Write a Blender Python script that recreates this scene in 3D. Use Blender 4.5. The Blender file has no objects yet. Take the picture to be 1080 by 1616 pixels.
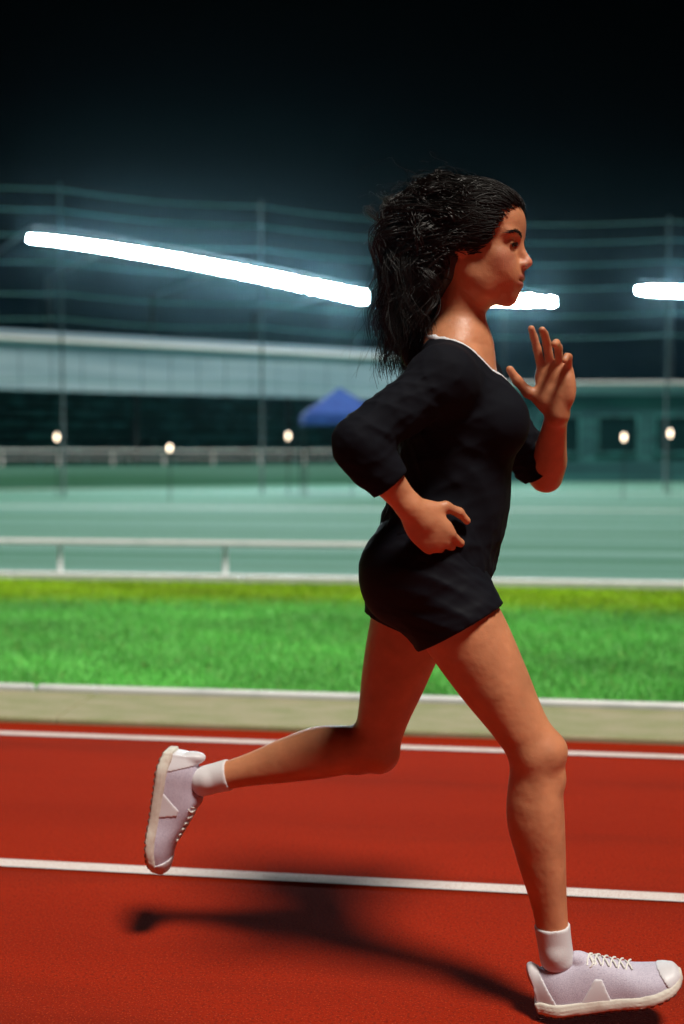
import bpy, math, random
import numpy as np
from mathutils import Vector, Matrix

random.seed(7)
rng = np.random.default_rng(7)
sc = bpy.context.scene
R = math.radians
COL = sc.collection

# ------------------------------------------------------------------ camera
F = 1727.0
CAM = np.array([0.0, 0.0, 1.075])
YAW, PITCH = R(7.6), R(3.08)
cam_d = bpy.data.cameras.new('camera')
cam = bpy.data.objects.new('camera', cam_d)
COL.objects.link(cam)
cam.location = CAM
cam.rotation_euler = (math.pi / 2 - PITCH, 0, YAW)
cam_d.sensor_fit = 'VERTICAL'
cam_d.sensor_height = 36
cam_d.sensor_width = 24.06
cam_d.lens = F / 1616 * 36
cam_d.clip_end = 2000
cam_d.clip_start = 0.05
cam_d.dof.use_dof = True
cam_d.dof.focus_distance = 2.12
cam_d.dof.aperture_fstop = 1.9
sc.camera = cam
fw = np.array([-math.sin(YAW) * math.cos(PITCH), math.cos(YAW) * math.cos(PITCH), -math.sin(PITCH)])
rt = np.array([math.cos(YAW), math.sin(YAW), 0.0])
up = np.cross(rt, fw)


def ray(px, py):
    return fw + (px - 540) / F * rt - (py - 808) / F * up


def onY(px, py, y):
    d = ray(px, py)
    return CAM + d * (y / d[1])


def onG(px, py, z=0.0):
    d = ray(px, py)
    return CAM + d * ((z - CAM[2]) / d[2])


def atD(px, py, D):
    d = ray(px, py)
    return CAM + d * D


# ------------------------------------------------------------------ world and light
w = bpy.data.worlds.new('World')
sc.world = w
w.use_nodes = True
nt = w.node_tree
bg = nt.nodes['Background']
tc = nt.nodes.new('ShaderNodeTexCoord')
sx = nt.nodes.new('ShaderNodeSeparateXYZ')
cr = nt.nodes.new('ShaderNodeValToRGB')
nt.links.new(tc.outputs['Generated'], sx.inputs[0])
nt.links.new(sx.outputs['Z'], cr.inputs['Fac'])
nt.links.new(cr.outputs['Color'], bg.inputs['Color'])
e = cr.color_ramp.elements
e[0].position = 0.0
e[0].color = (0.0003, 0.0028, 0.0048, 1)
e[1].position = 0.22
e[1].color = (0.0, 0.0, 0.0, 1)
m_ = cr.color_ramp.elements.new(0.13)
m_.color = (0.0001, 0.0014, 0.0024, 1)
bg.inputs['Strength'].default_value = 1.0

sun_d = bpy.data.lights.new('stadium_light', 'SUN')
sun_d.energy = 3.0
sun_d.angle = R(12.0)
sun_d.color = (1.0, 0.93, 0.82)
sun = bpy.data.objects.new('stadium_light', sun_d)
COL.objects.link(sun)
ld = -0.24 * rt + 0.34 * np.array([-math.sin(YAW), math.cos(YAW), 0]) - np.array([0, 0, 0.92])
sun.rotation_euler = Vector(ld).to_track_quat('-Z', 'Y').to_euler()

sc.view_settings.view_transform = 'Standard'
sc.view_settings.look = 'None'
sc.view_settings.gamma = 1
sc.view_settings.exposure = 0.35
sc.render.engine = 'CYCLES'
sc.cycles.use_denoising = True
sc.cycles.max_bounces = 6
sc.cycles.volume_bounces = 0
sc.cycles.sample_clamp_indirect = 4


# ------------------------------------------------------------------ helpers
def tag(o, label=None, cat=None, group=None, kind=None):
    if label: o['label'] = label
    if cat: o['category'] = cat
    if group: o['group'] = group
    if kind: o['kind'] = kind
    return o


def empty(name, loc=(0, 0, 0), rz=0, parent=None):
    o = bpy.data.objects.new(name, None)
    COL.objects.link(o)
    o.location = loc
    o.rotation_euler = (0, 0, rz)
    o.empty_display_size = 0.1
    if parent: o.parent = parent
    return o


def mesh_obj(name, verts, faces, mat, parent=None, smooth=False, attr=None):
    """faces: an (n,3|4) array or a list of lists"""
    me = bpy.data.meshes.new(name)
    verts = np.asarray(verts, dtype=np.float32)
    if isinstance(faces, np.ndarray):
        n, k = faces.shape
        me.vertices.add(len(verts))
        me.vertices.foreach_set('co', verts.ravel())
        me.loops.add(n * k)
        me.loops.foreach_set('vertex_index', faces.astype(np.int32).ravel())
        me.polygons.add(n)
        me.polygons.foreach_set('loop_start', np.arange(0, n * k, k, dtype=np.int32))
        me.update(calc_edges=True)
        me.validate()
    else:
        me.from_pydata([tuple(map(float, v)) for v in verts], [], faces)
    if smooth:
        me.polygons.foreach_set('use_smooth', np.ones(len(me.polygons), dtype=bool))
    if attr is not None:
        a = me.attributes.new('tint', 'FLOAT_COLOR', 'POINT')
        a.data.foreach_set('color', np.asarray(attr, dtype=np.float32).ravel())
    for m in (mat if isinstance(mat, (list, tuple)) else [mat]):
        me.materials.append(m)
    o = bpy.data.objects.new(name, me)
    COL.objects.link(o)
    if parent: o.parent = parent
    return o


class MB:
    """collects boxes, tubes and quads into one mesh"""

    def __init__(s):
        s.v = []
        s.f = []

    def box(s, c, size, ax=(1, 0, 0), bev=0.0):
        ax = np.array(ax, float); ax /= np.linalg.norm(ax)
        ay = np.cross([0, 0, 1], ax)
        ay /= max(np.linalg.norm(ay), 1e-9)
        az = np.cross(ax, ay)
        c = np.array(c, float)
        hx, hy, hz = [q / 2 for q in size]
        n = len(s.v)
        if bev <= 0:
            for z in (-hz, hz):
                for x, y in ((-hx, -hy), (hx, -hy), (hx, hy), (-hx, hy)):
                    s.v.append(c + ax * x + ay * y + az * z)
            s.f += [[n + 3, n + 2, n + 1, n], [n + 4, n + 5, n + 6, n + 7]]
            for i in range(4):
                j = (i + 1) % 4
                s.f.append([n + i, n + j, n + 4 + j, n + 4 + i])
        else:
            b = min(bev, hx * .9, hy * .9, hz * .9)
            rings = []
            for z, q in ((-hz, b), (-hz + b, 0), (hz - b, 0), (hz, b)):
                X, Y = hx - q, hy - q
                r_ = [(-X + b, -Y), (X - b, -Y), (X, -Y + b), (X, Y - b), (X - b, Y), (-X + b, Y), (-X, Y - b), (-X, -Y + b)]
                rings.append(len(s.v))
                for x, y in r_:
                    s.v.append(c + ax * x + ay * y + az * z)
            s.f.append([rings[0] + i for i in range(7, -1, -1)])
            s.f.append([rings[3] + i for i in range(8)])
            for a, bb in zip(rings[:-1], rings[1:]):
                for i in range(8):
                    j = (i + 1) % 8
                    s.f.append([a + i, a + j, bb + j, bb + i])
        return s

    def tube(s, pts, r, n=8, caps=True):
        pts = [np.array(p, float) for p in pts]
        rs = r if isinstance(r, (list, tuple, np.ndarray)) else [r] * len(pts)
        base = len(s.v)
        prev = None
        for i, p in enumerate(pts):
            t = (pts[min(i + 1, len(pts) - 1)] - pts[max(i - 1, 0)])
            t = t / max(np.linalg.norm(t), 1e-9)
            a = np.cross(t, [0, 0, 1.0]) if prev is None else prev - t * np.dot(prev, t)
            if np.linalg.norm(a) < 1e-4: a = np.cross(t, [1.0, 0, 0])
            a /= np.linalg.norm(a)
            prev = a
            b = np.cross(t, a)
            for k in range(n):
                q = 2 * math.pi * k / n
                s.v.append(p + rs[i] * (a * math.cos(q) + b * math.sin(q)))
        for i in range(len(pts) - 1):
            for k in range(n):
                k2 = (k + 1) % n
                s.f.append([base + i * n + k, base + i * n + k2, base + (i + 1) * n + k2, base + (i + 1) * n + k])
        if caps:
            s.f.append([base + k for k in range(n)])
            s.f.append([base + (len(pts) - 1) * n + k for k in range(n - 1, -1, -1)])
        return s

    def quad(s, a, b, c, d):
        n = len(s.v)
        s.v += [np.array(q, float) for q in (a, b, c, d)]
        s.f.append([n, n + 1, n + 2, n + 3])
        return s

    def build(s, name, mat, parent=None, smooth=False, off=(0, 0, 0)):
        return mesh_obj(name, [v - np.array(off) for v in s.v], s.f, mat, parent, smooth)


def mat(name, base=(0.5, 0.5, 0.5), rough=0.6, metal=0.0, noise=None, bump=None, emit=None, **kw):
    """noise=(scale, second colour, stretch xyz), bump=(scale, strength, distance)"""
    m = bpy.data.materials.new(name)
    m.use_nodes = True
    t = m.node_tree
    b = t.nodes['Principled BSDF']
    b.inputs['Base Color'].default_value = (*base, 1)
    b.inputs['Roughness'].default_value = rough
    b.inputs['Metallic'].default_value = metal
    for k, v in kw.items():
        b.inputs[k.replace('_', ' ')].default_value = v
    tcn = t.nodes.new('ShaderNodeTexCoord')
    if noise:
        for i, (scale, c2, st, lo, hi) in enumerate(noise):
            mp = t.nodes.new('ShaderNodeMapping')
            mp.inputs['Scale'].default_value = st
            nz = t.nodes.new('ShaderNodeTexNoise')
            nz.inputs['Scale'].default_value = scale
            nz.inputs['Detail'].default_value = 6
            rp = t.nodes.new('ShaderNodeMapRange')
            rp.inputs['From Min'].default_value = lo
            rp.inputs['From Max'].default_value = hi
            mx = t.nodes.new('ShaderNodeMix')
            mx.data_type = 'RGBA'
            t.links.new(tcn.outputs['Object'], mp.inputs[0])
            t.links.new(mp.outputs[0], nz.inputs['Vector'])
            t.links.new(nz.outputs['Fac'], rp.inputs['Value'])
            t.links.new(rp.outputs[0], mx.inputs['Factor'])
            src = b.inputs['Base Color'].links
            if src:
                t.links.new(src[0].from_socket, mx.inputs[6])
            else:
                mx.inputs[6].default_value = (*base, 1)
            mx.inputs[7].default_value = (*c2, 1)
            t.links.new(mx.outputs[2], b.inputs['Base Color'])
    if bump:
        nz = t.nodes.new('ShaderNodeTexNoise')
        nz.inputs['Scale'].default_value = bump[0]
        nz.inputs['Detail'].default_value = 5
        bp = t.nodes.new('ShaderNodeBump')
        bp.inputs['Strength'].default_value = bump[1]
        bp.inputs['Distance'].default_value = bump[2]
        t.links.new(tcn.outputs['Object'], nz.inputs['Vector'])
        t.links.new(nz.outputs['Fac'], bp.inputs['Height'])
        t.links.new(bp.outputs[0], b.inputs['Normal'])
    if emit:
        b.inputs['Emission Color'].default_value = (*emit[0], 1)
        b.inputs['Emission Strength'].default_value = emit[1]
    return m


M = {}
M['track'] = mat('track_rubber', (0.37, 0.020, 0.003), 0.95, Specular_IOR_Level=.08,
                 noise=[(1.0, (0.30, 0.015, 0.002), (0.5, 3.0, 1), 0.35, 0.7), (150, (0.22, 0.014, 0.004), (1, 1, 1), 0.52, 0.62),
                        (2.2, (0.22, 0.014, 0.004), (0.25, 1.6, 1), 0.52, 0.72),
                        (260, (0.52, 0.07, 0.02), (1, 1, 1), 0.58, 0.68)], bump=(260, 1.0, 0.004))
M['line'] = mat('line_paint', (0.78, 0.70, 0.68), 0.7, noise=[(300, (0.45, 0.22, 0.17), (1, 1, 1), 0.54, 0.66), (7, (0.62, 0.5, 0.47), (1, 3, 1), 0.5, 0.8)],
                bump=(420, 0.7, 0.002))
M['kerbstone'] = mat('kerb_concrete', (0.36, 0.34, 0.20), 0.9, noise=[(14, (0.24, 0.28, 0.11), (0.4, 1, 1), 0.4, 0.7), (150, (0.42, 0.38, 0.30), (1, 1, 1), 0.5, 0.7)],
                     bump=(120, 0.6, 0.004))
M['soil'] = mat('turf_soil', (0.08, 0.36, 0.06), 1.0, noise=[(60, (0.05, 0.09, 0.02), (1, 1, 1), 0.4, 0.7)], bump=(80, 1, 0.01))
M['court'] = mat('court_turf', (0.068, 0.225, 0.160), 0.9,
                 noise=[(1.0, (0.19, 0.38, 0.34), (0.012, 1.3, 1), 0.44, 0.60), (2.2, (0.035, 0.16, 0.08), (0.02, 1.4, 1), 0.45, 0.7),
                        (60, (0.04, 0.13, 0.09), (1, 1, 1), 0.5, 0.75)], bump=(90, 0.6, 0.01))
M['white'] = mat('white_paint', (0.80, 0.82, 0.84), 0.5, noise=[(6, (0.6, 0.64, 0.66), (1, 1, 1), 0.5, 0.8)])
M['dark'] = mat('dark_steel', (0.012, 0.02, 0.025), 0.5, metal=0.3)
M['far_ground'] = mat('far_ground', (0.03, 0.09, 0.08), 1.0, noise=[(0.3, (0.05, 0.12, 0.09), (1, 1, 1), 0.4, 0.6)])
M['fascia'] = mat('roof_fascia', (0.36, 0.50, 0.60), 0.6, noise=[(1.0, (0.20, 0.33, 0.42), (0.15, 1, 3.0), 0.4, 0.65)])
M['stand'] = mat('stand_wall', (0.012, 0.085, 0.105), 0.8, noise=[(1.5, (0.03, 0.17, 0.18), (0.2, 1, 2), 0.45, 0.65)])
M['bench'] = mat('bench_slats', (0.06, 0.30, 0.32), 0.6, noise=[(2, (0.03, 0.12, 0.13), (1, 1, 1), 0.4, 0.6)])
M['glass'] = mat('dark_glass', (0.006, 0.03, 0.035), 0.1)
M['blue'] = mat('blue_canvas', (0.010, 0.06, 0.34), 0.7, noise=[(4, (0.02, 0.10, 0.45), (1, 1, 1), 0.4, 0.7)])
M['lamp'] = mat('lamp_lens', (1, 1, 1), 0.3, emit=((0.75, 0.92, 1.0), 260.0))
M['globe'] = mat('globe_lens', (1, 1, 1), 0.3, emit=((1.0, 0.78, 0.55), 5.0))
M['fpost'] = mat('fence_post_paint', (0.012, 0.05, 0.055), 0.6)
M['cable'] = mat('light_trail_cable', (0.06, 0.28, 0.27), 0.5)  # teal of the thin light trails that the added cables imitate


def sheet(name, x0, x1, y0, y1, z, m, nx=1):
    v = [(x0 + (x1 - x0) * i / nx, y, z) for y in (y0, y1) for i in range(nx + 1)]
    f = [[i, i + 1, nx + 2 + i, nx + 1 + i] for i in range(nx)]
    return mesh_obj(name, v, f, m)


# ------------------------------------------------------------------ ground
def y_of(py):
    return onG(540, py)[1]


tag(sheet('ground', -400, 400, -60, 600, -0.03, M['far_ground']), kind='structure')
YB, YA, YK, YG, YC = y_of(1391), y_of(1177), y_of(1158), y_of(1106), y_of(923)
YM = y_of(962)
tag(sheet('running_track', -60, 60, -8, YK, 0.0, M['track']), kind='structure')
LW = 0.05
mb = MB()
for yy in (YB, YA, YB - 1.26, YB - 2.52, YB - 3.78, YB - 5.04):
    mb.quad((-60, yy - LW / 2, .004), (60, yy - LW / 2, .004), (60, yy + LW / 2, .004), (-60, yy + LW / 2, .004))
tag(mb.build('lane_markings', M['line']), kind='structure')
# drain kerb between track and turf
k_ = MB()
nseg = 12
for i in range(nseg):
    x0 = -31.7 + i * 5.0
    k_.box((x0 + 2.5, (YK + YG - 0.07) / 2, -0.004), (4.996, YG - 0.07 - YK - 0.006, 0.05), bev=0.006)
tag(k_.build('kerb', M['kerbstone']), kind='structure')
k2 = MB()
for i in range(30):
    k2.box((-30 + i * 2 + 1, YG - 0.035, 0.012), (1.99, 0.035, 0.06), bev=0.010)
tag(k2.build('track_edging', M['white']), kind='structure')
tag(sheet('turf', -60, 60, YG, YC - .05, 0.002, M['soil']), kind='structure')
tag(sheet('sports_court', -70, 70, YC + .05, 75, 0.0, M['court']), kind='structure')
k3 = MB()
for i in range(40):
    k3.box((-40 + i * 2 + 1, YC, 0.02), (1.985, 0.085, 0.10), bev=0.012)
tag(k3.build('court_kerb', M['white']), kind='structure')
cm = MB()
for yy, wd in ((YC + 0.55, .05), (21.0, .10), (30.0, .12)):
    cm.quad((-50, yy - wd, .004), (50, yy - wd, .004), (50, yy + wd, .004), (-50, yy + wd, .004))
tag(cm.build('court_markings', M['white']), kind='structure')

# grass blades
gm = bpy.data.materials.new('grass_blades')
gm.use_nodes = True
t = gm.node_tree
b = t.nodes['Principled BSDF']
an = t.nodes.new('ShaderNodeAttribute')
an.attribute_name = 'tint'
t.links.new(an.outputs['Color'], b.inputs['Base Color'])
b.inputs['Roughness'].default_value = 0.55
N = 460000
gx = rng.uniform(-6.5, 6.0, N)
gy = YG + (YC - .06 - YG) * rng.uniform(0, 1, N) ** 1.25
hgt = rng.uniform(.022, .042, N)
# ragged creeping edge over the kerb
edge = rng.uniform(0, 1, N) < 0.015
gy[edge] = YG - 0.02 + 0.05 * rng.uniform(0, 1, edge.sum())
ang = rng.uniform(0, math.pi, N)
lean = rng.normal(0, .014, (N, 2))
wd = rng.uniform(.0022, .0042, N)
v = np.zeros((N, 3, 3), np.float32)
v[:, 0, 0] = gx - np.cos(ang) * wd; v[:, 0, 1] = gy - np.sin(ang) * wd
v[:, 1, 0] = gx + np.cos(ang) * wd; v[:, 1, 1] = gy + np.sin(ang) * wd
v[:, 2, 0] = gx + lean[:, 0]; v[:, 2, 1] = gy + lean[:, 1]; v[:, 2, 2] = hgt
v[:, :2, 2] = 0.0
mixy = np.clip((gy - YM + 0.25 * np.sin(gx * 1.3) * .4 + rng.normal(0, .18, N)) / .35, 0, 1)[:, None]
patch = (np.sin(gx * 2.1 + 1.3 * np.sin(gy * 2.3)) * np.sin(gy * 3.1 + gx * .7))[:, None] * .16 + 1 + .10 * (np.sin(gx * 5.3 + gy * 2) * np.sin(gy * 7.7 - gx))[:, None]
g1 = np.array([[.20, .70, .15]]); g2 = np.array([[.40, .66, .015]])
colr = (g1 * (1 - mixy) + g2 * mixy) * patch * rng.uniform(.65, 1.3, (N, 1))
dry = rng.uniform(0, 1, N) < .03
colr[dry] = np.array([.32, .33, .10])
tint = np.ones((N, 3, 4), np.float32)
tint[:, :, :3] = colr[:, None, :]
tint[:, :2, :3] *= 1.0
g = mesh_obj('grass', v.reshape(-1, 3), np.arange(3 * N).reshape(N, 3), gm, attr=tint.reshape(-1, 4))
tag(g, 'short green grass with a yellower strip beside the white kerb', 'grass', kind='stuff')

# ------------------------------------------------------------------ low guard rail left of the runner
rail = empty('guard_rail', onG(250, 920) * 0 + np.array([0, 0, 0]))
D0 = 13.0
rl = atD(-300, 854, D0); rr = atD(576, 862, D0)
rl = onY(-420, 850, 9.35); rr = onY(600, 860, 9.35)
zr = (rl[2] + rr[2]) / 2
rl[2] = rr[2] = zr
rail.location = (rl[0], rl[1], 0)
off = np.array([rl[0], rl[1], 0])
MB().tube([rl, rr, rr - [0, 0, zr]], 0.026, 10).build('top_rail', M['white'], rail, True, off)
for i in range(4):
    p = rl + (rr - rl) * (i + .1) / 4
    MB().tube([p - [0, 0, .03], [p[0], p[1], 0]], .022, 8).build('post', M['white'], rail, True, off)
tag(rail, 'long low white pipe rail on the pale court beyond the grass', 'guard rail')

# ------------------------------------------------------------------ grandstand, left
A = atD(-260, 0, 29.0); A[2] = 0
zt = 0
roofL = atD(0, 532, 32.0)
dirL = None
R1 = roofL; H1 = R1[2]
# second point on same height
d2 = ray(620, 564); s2 = (H1 - CAM[2]) / d2[2]
R2 = CAM + d2 * s2
print('roof depth', 32.0, s2, 'H', H1)
ax = (R2 - R1); LenLR = np.linalg.norm(ax[:2]); ax = np.array([ax[0], ax[1], 0]) / LenLR
ay = np.cross([0, 0, 1], ax)          # away from camera
S0 = R1 - ax * 7.0
S0[2] = 0
SL = LenLR + 7.0 + 2.0
st = empty('grandstand', S0, math.atan2(ax[1], ax[0]))
tag(st, 'long covered grandstand with a pale blue roof fascia over dark benches', 'grandstand')
# local coordinates: x along, y away
fh = 1.45
mbf = MB()
npan = 24
for i in range(npan):
    x0 = SL * i / npan
    mbf.box((x0 + SL / npan / 2, 0, H1 - fh / 2 - .08), (SL / npan - .012, .12, fh), bev=.02)
mbf.build('fascia', M['fascia'], st)
MB().box((SL / 2, -.04, H1 - .02), (SL + .3, .30, .12), bev=.02).build('roof_edge', M['white'], st)
MB().box((SL / 2, 3.6, H1 + .18), (SL, 7.2, .10)).build('roof', M['fascia'], st)
MB().box((SL / 2, 7.0, H1 / 2), (SL, .2, H1)).build('back_wall', M['stand'], st)
for xx in (0.1, SL - .1):
    MB().box((xx, 3.6, H1 / 2 - .6), (.2, 6.6, H1 - 1.2)).build('side_wall', M['stand'], st)
MB().box((SL / 2, .3, .35), (SL, .2, .7)).build('front_wall', M['court'], st)
for k in range(6):
    MB().box((SL / 2, 1.0 + k * .95, .25 + .20 * k), (SL - .4, .94, .5 + .4 * k)).build('step', M['stand'], st)
    bb = MB()
    bb.box((SL / 2, 1.1 + k * .95, .5 + .4 * k + .42), (SL - .8, .34, .05), bev=.01)
    bb.box((SL / 2, 1.32 + k * .95, .5 + .4 * k + .70), (SL - .8, .04, .22), bev=.01)
    for j in range(15):
        bb.box((1 + j * (SL - 2) / 14, 1.12 + k * .95, .5 + .4 * k + .2), (.06, .3, .4))
    bb.build('bench', M['bench'], st)
hr = MB()
hr.tube([(0.2, .3, 1.15), (SL - .2, .3, 1.15)], .03, 6)
hr.tube([(0.2, .3, .92), (SL - .2, .3, .92)], .016, 6)
for j in range(14):
    x = .3 + j * (SL - .6) / 13
    hr.tube([(x, .3, .7), (x, .3, 1.15)], .02, 6)
hr.build('handrail', M['white'], st, True)
for j in range(5):
    x = .4 + j * (SL - .8) / 4
    MB().box((x, .55, (H1 - 1.2) / 2 + .1), (.16, .16, H1 - 1.2)).build('column', M['dark'], st)

# ------------------------------------------------------------------ clubhouse, right
DR = 40.0
q0 = atD(640, 603, DR); q1 = atD(1500, 603, DR)
HR = q0[2]
LR = np.linalg.norm((q1 - q0)[:2])
ch = empty('clubhouse', (q0[0], q0[1], 0), YAW)
tag(ch, 'long low dark clubhouse with a bright white parapet', 'building')
MB().box((LR / 2, 3, HR / 2 - .2), (LR, 6, HR - .3)).build('wall', M['stand'], ch)
MB().box((LR / 2, -.12, HR - .05), (LR + .4, .5, .10), bev=.02).build('parapet', M['white'], ch)
MB().box((LR / 2, -.05, HR - .28), (LR + .3, .3, .34), bev=.02).build('gutter_board', M['fascia'], ch)
nw = 9
for j in range(nw):
    x = 1.4 + j * (LR - 2.4) / (nw - 1) * .97
    fr = MB()
    for dx in (-.72, .72): fr.box((x + dx, -.03, 1.75), (.07, .09, 1.3))
    for dz in (-.68, .68): fr.box((x, -.03, 1.75 + dz), (1.5, .10, .07))
    wdw = fr.build('window', M['bench'], ch)
    MB().box((x, .0, 1.75), (1.38, .03, 1.28)).build('pane', M['glass'], wdw)

# low pale hoarding in front of clubhouse and stand
hb = onG(650, 745)
hoard = empty('hoarding', (hb[0], hb[1], 0), YAW)
tag(hoard, 'long pale teal board fence in front of the clubhouse', 'fence')
for j in range(10):
    MB().box((1.0 + j * 2.0, 0, .45), (1.97, .05, .86), bev=.015).build('board', M['court'], hoard)
for j in range(11):
    MB().box((j * 2.0, .06, .48), (.07, .07, .96)).build('post', M['white'], hoard)

# ------------------------------------------------------------------ blue canopy tent
tp = onG(540, 778)
tp = atD(536, 778, 28.0); tp[2] = 0
tent = empty('canopy_tent', tp, YAW + .1)
tag(tent, 'blue pop-up canopy tent standing in front of the grandstand', 'tent')
hw, he, ht = 0.95, 2.05, 2.75
v = [(-hw, -hw, he), (hw, -hw, he), (hw, hw, he), (-hw, hw, he), (0, 0, ht), (-hw, -hw, he - .25), (hw, -hw, he - .25), (hw, hw, he - .25), (-hw, hw, he - .25)]
roof = mesh_obj('canopy', v, [[0, 1, 4], [1, 2, 4], [2, 3, 4], [3, 0, 4], [5, 6, 1, 0], [6, 7, 2, 1], [7, 8, 3, 2], [8, 5, 0, 3]], M['blue'], tent)
sm = roof.modifiers.new('thick', 'SOLIDIFY'); sm.thickness = .01
for a_, b_ in ((-1, -1), (1, -1), (1, 1), (-1, 1)):
    MB().tube([(a_ * hw * .97, b_ * hw * .97, 0), (a_ * hw * .97, b_ * hw * .97, he)], .02, 8).build('leg', M['dark'], tent, True)

# ------------------------------------------------------------------ floodlights: rows of heads added to fill each lamp's light streak
def floodlight(name='floodlight'):
    root = empty(name)
    h = MB().box((0, .06, 0), (.46, .14, .44), bev=.03)
    for i in range(7):
        h.box((-.18 + .06 * i, .17, 0), (.012, .09, .36))
    h.build('housing', M['dark'], root)
    ln = MB()
    for i in range(2):
        for j in range(2):
            c = np.array([-.105 + .21 * i, -.012 - .006, -.1 + .2 * j])
            ln.box(c, (.195, .02, .185), bev=.008)
    ln.build('lens', M['lamp'], root)
    yk = MB()
    yk.tube([(-.25, .08, 0), (-.25, .08, .30), (.25, .08, .30), (.25, .08, 0)], .015, 6)
    yk.build('bracket', M['dark'], root)
    return root


def copy_thing(root):
    c = root.copy(); COL.objects.link(c)
    for ch_ in [o for o in bpy.data.objects if o.parent == root]:
        d = ch_.copy(); COL.objects.link(d); d.parent = c
    return c


proto = floodlight()
used = False


def put_light(p, scale, label, group):
    global used
    o = proto if not used else copy_thing(proto)
    used = True
    o.location = p
    to = Vector((0, 6, 0)) - Vector(p)
    # local -y is the shining side
    o.rotation_euler = (-0.18, 0, math.atan2(to.x, -to.y))
    o.scale = (scale, scale, scale)
    tag(o, label, 'floodlight', group)
    return o


def curve1(t_):
    # streak centre line in the photograph, x from 40 to 575
    px = 50 + t_ * 520
    py = 377 + 92 * (t_ ** 1.25) + 0 * t_
    D = 32.0 + 7.0 * t_
    return atD(px, py, D)


n1 = 32
pts1 = [curve1((i / (n1 - 1)) ** 1.12) for i in range(n1)]
for i, p in enumerate(pts1):
    t_ = (i / (n1 - 1)) ** 1.12
    ords = ('first second third fourth fifth sixth seventh eighth ninth tenth eleventh twelfth thirteenth fourteenth fifteenth sixteenth').split()
    if i == 0: lb = 'first white streak-filling floodlight at the upper tip of the long lamp row'
    elif i == n1 - 1: lb = "last white streak-filling floodlight of the long row, right behind the runner's hair"
    elif i < 16: lb = ords[i] + ' white streak-filling floodlight from the upper tip of the long lamp row'
    else: lb = ords[n1 - 1 - i] + ' white streak-filling floodlight of the long row counting back from the hair'
    put_light(p, .36 + .56 * t_ ** .8, lb, 'floodlights added along the long light streak over the grandstand')
tr = empty('light_gantry', (pts1[0][0], pts1[0][1], 0))
off = np.array([pts1[0][0], pts1[0][1], 0])
top = [p + np.array([0, .12, .36]) for p in pts1]
MB().tube(top, .04, 8).build('truss', M['dark'], tr, True, off)
for k in (0, 10, 21, 31):
    p = top[k]
    q = p + ay * 9.0
    MB().tube([(q[0], q[1], -.02), (q[0], q[1], p[2] + .1)], [.16, .10], 10).build('mast', M['dark'], tr, True, off)
    MB().tube([p, (q[0], q[1], p[2])], .05, 8).build('arm', M['dark'], tr, True, off)
tag(tr, 'dark curved gantry on slim masts carrying the long row of floodlights', 'gantry')

pts2 = [atD(722 + 18.5 * i, 470 + .8 * i, 40) for i in range(9)]
for i, p in enumerate(pts2):
    put_light(p, .82 if i < 7 else .6, ['first', 'second', 'third', 'fourth', 'fifth', 'sixth', 'seventh', 'eighth', 'last'][i] + " white streak-filling floodlight of the short row between chin and raised hand", 'floodlights added along the short light streak by the chin')
pts3 = [atD(1010 + 17 * i, 458 + .6 * i, 40) for i in range(6)]
for i, p in enumerate(pts3):
    put_light(p, .70 if i else .42, ['small first', 'second', 'third', 'fourth', 'fifth', 'sixth'][i] + ' white streak-filling floodlight of the row above the clubhouse end', 'floodlights added along the light streak at the edge')
for pts, lb in ((pts2, 'dark lamp bar on one mast behind the raised hand'), (pts3, 'dark lamp bar on one mast beyond the clubhouse end')):
    c = pts[len(pts) // 2]
    ba = empty('lamp_mast', (c[0], c[1], 0))
    off = np.array([c[0], c[1], 0])
    MB().tube([pts[0] + [0, .1, .32], pts[-1] + [0, .1, .32]], .04, 8).build('crossbar', M['dark'], ba, True, off)
    MB().tube([(c[0], c[1] + .2, -.02), (c[0], c[1] + .2, c[2] + .4)], [.14, .07], 10).build('mast', M['dark'], ba, True, off)
    tag(ba, lb, 'lamp mast', 'masts of the short lamp rows')

# ------------------------------------------------------------------ small globe lamps
def globe_lamp():
    root = empty('globe_lamp')
    MB().tube([(0, 0, -.02), (0, 0, 1.0)], [.014, .010], 8).build('post', M['dark'], root, True)
    g_ = MB().tube([(0, 0, 1.0), (0, 0, 1.01), (0, 0, 1.03), (0, 0, 1.06), (0, 0, 1.09), (0, 0, 1.11), (0, 0, 1.12)], [.01, .022, .034, .038, .034, .022, .01], 12)
    g_.build('globe', M['globe'], root, True)
    return root


gp = globe_lamp()
spots = [(90, 690, 27, 'globe lamp on a thin post farthest along the court from the runner'),
         (268, 707, 24, 'globe lamp on a thin post, lowest of those in front of the grandstand'),
         (455, 688, 28, 'globe lamp on a thin post just before the blue tent'),
         (556, 690, 27, "globe lamp on a thin post beside the runner's bent elbow"),
         (598, 655, 30, "globe lamp on a tall post, highest one, by the runner's back"),
         (985, 690, 25, 'globe lamp on a thin post before the clubhouse, nearest the raised forearm'),
         (1058, 684, 27, 'globe lamp on a thin post before the clubhouse at the picture edge')]
for i, (px, py, D, lb) in enumerate(spots):
    o = gp if i == 0 else copy_thing(gp)
    p = atD(px, py, D)
    o.location = (p[0], p[1], 0)
    o.scale = (1, 1, p[2] / 1.06)
    tag(o, lb, 'garden lamp', 'small globe lamps along the far side')

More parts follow.
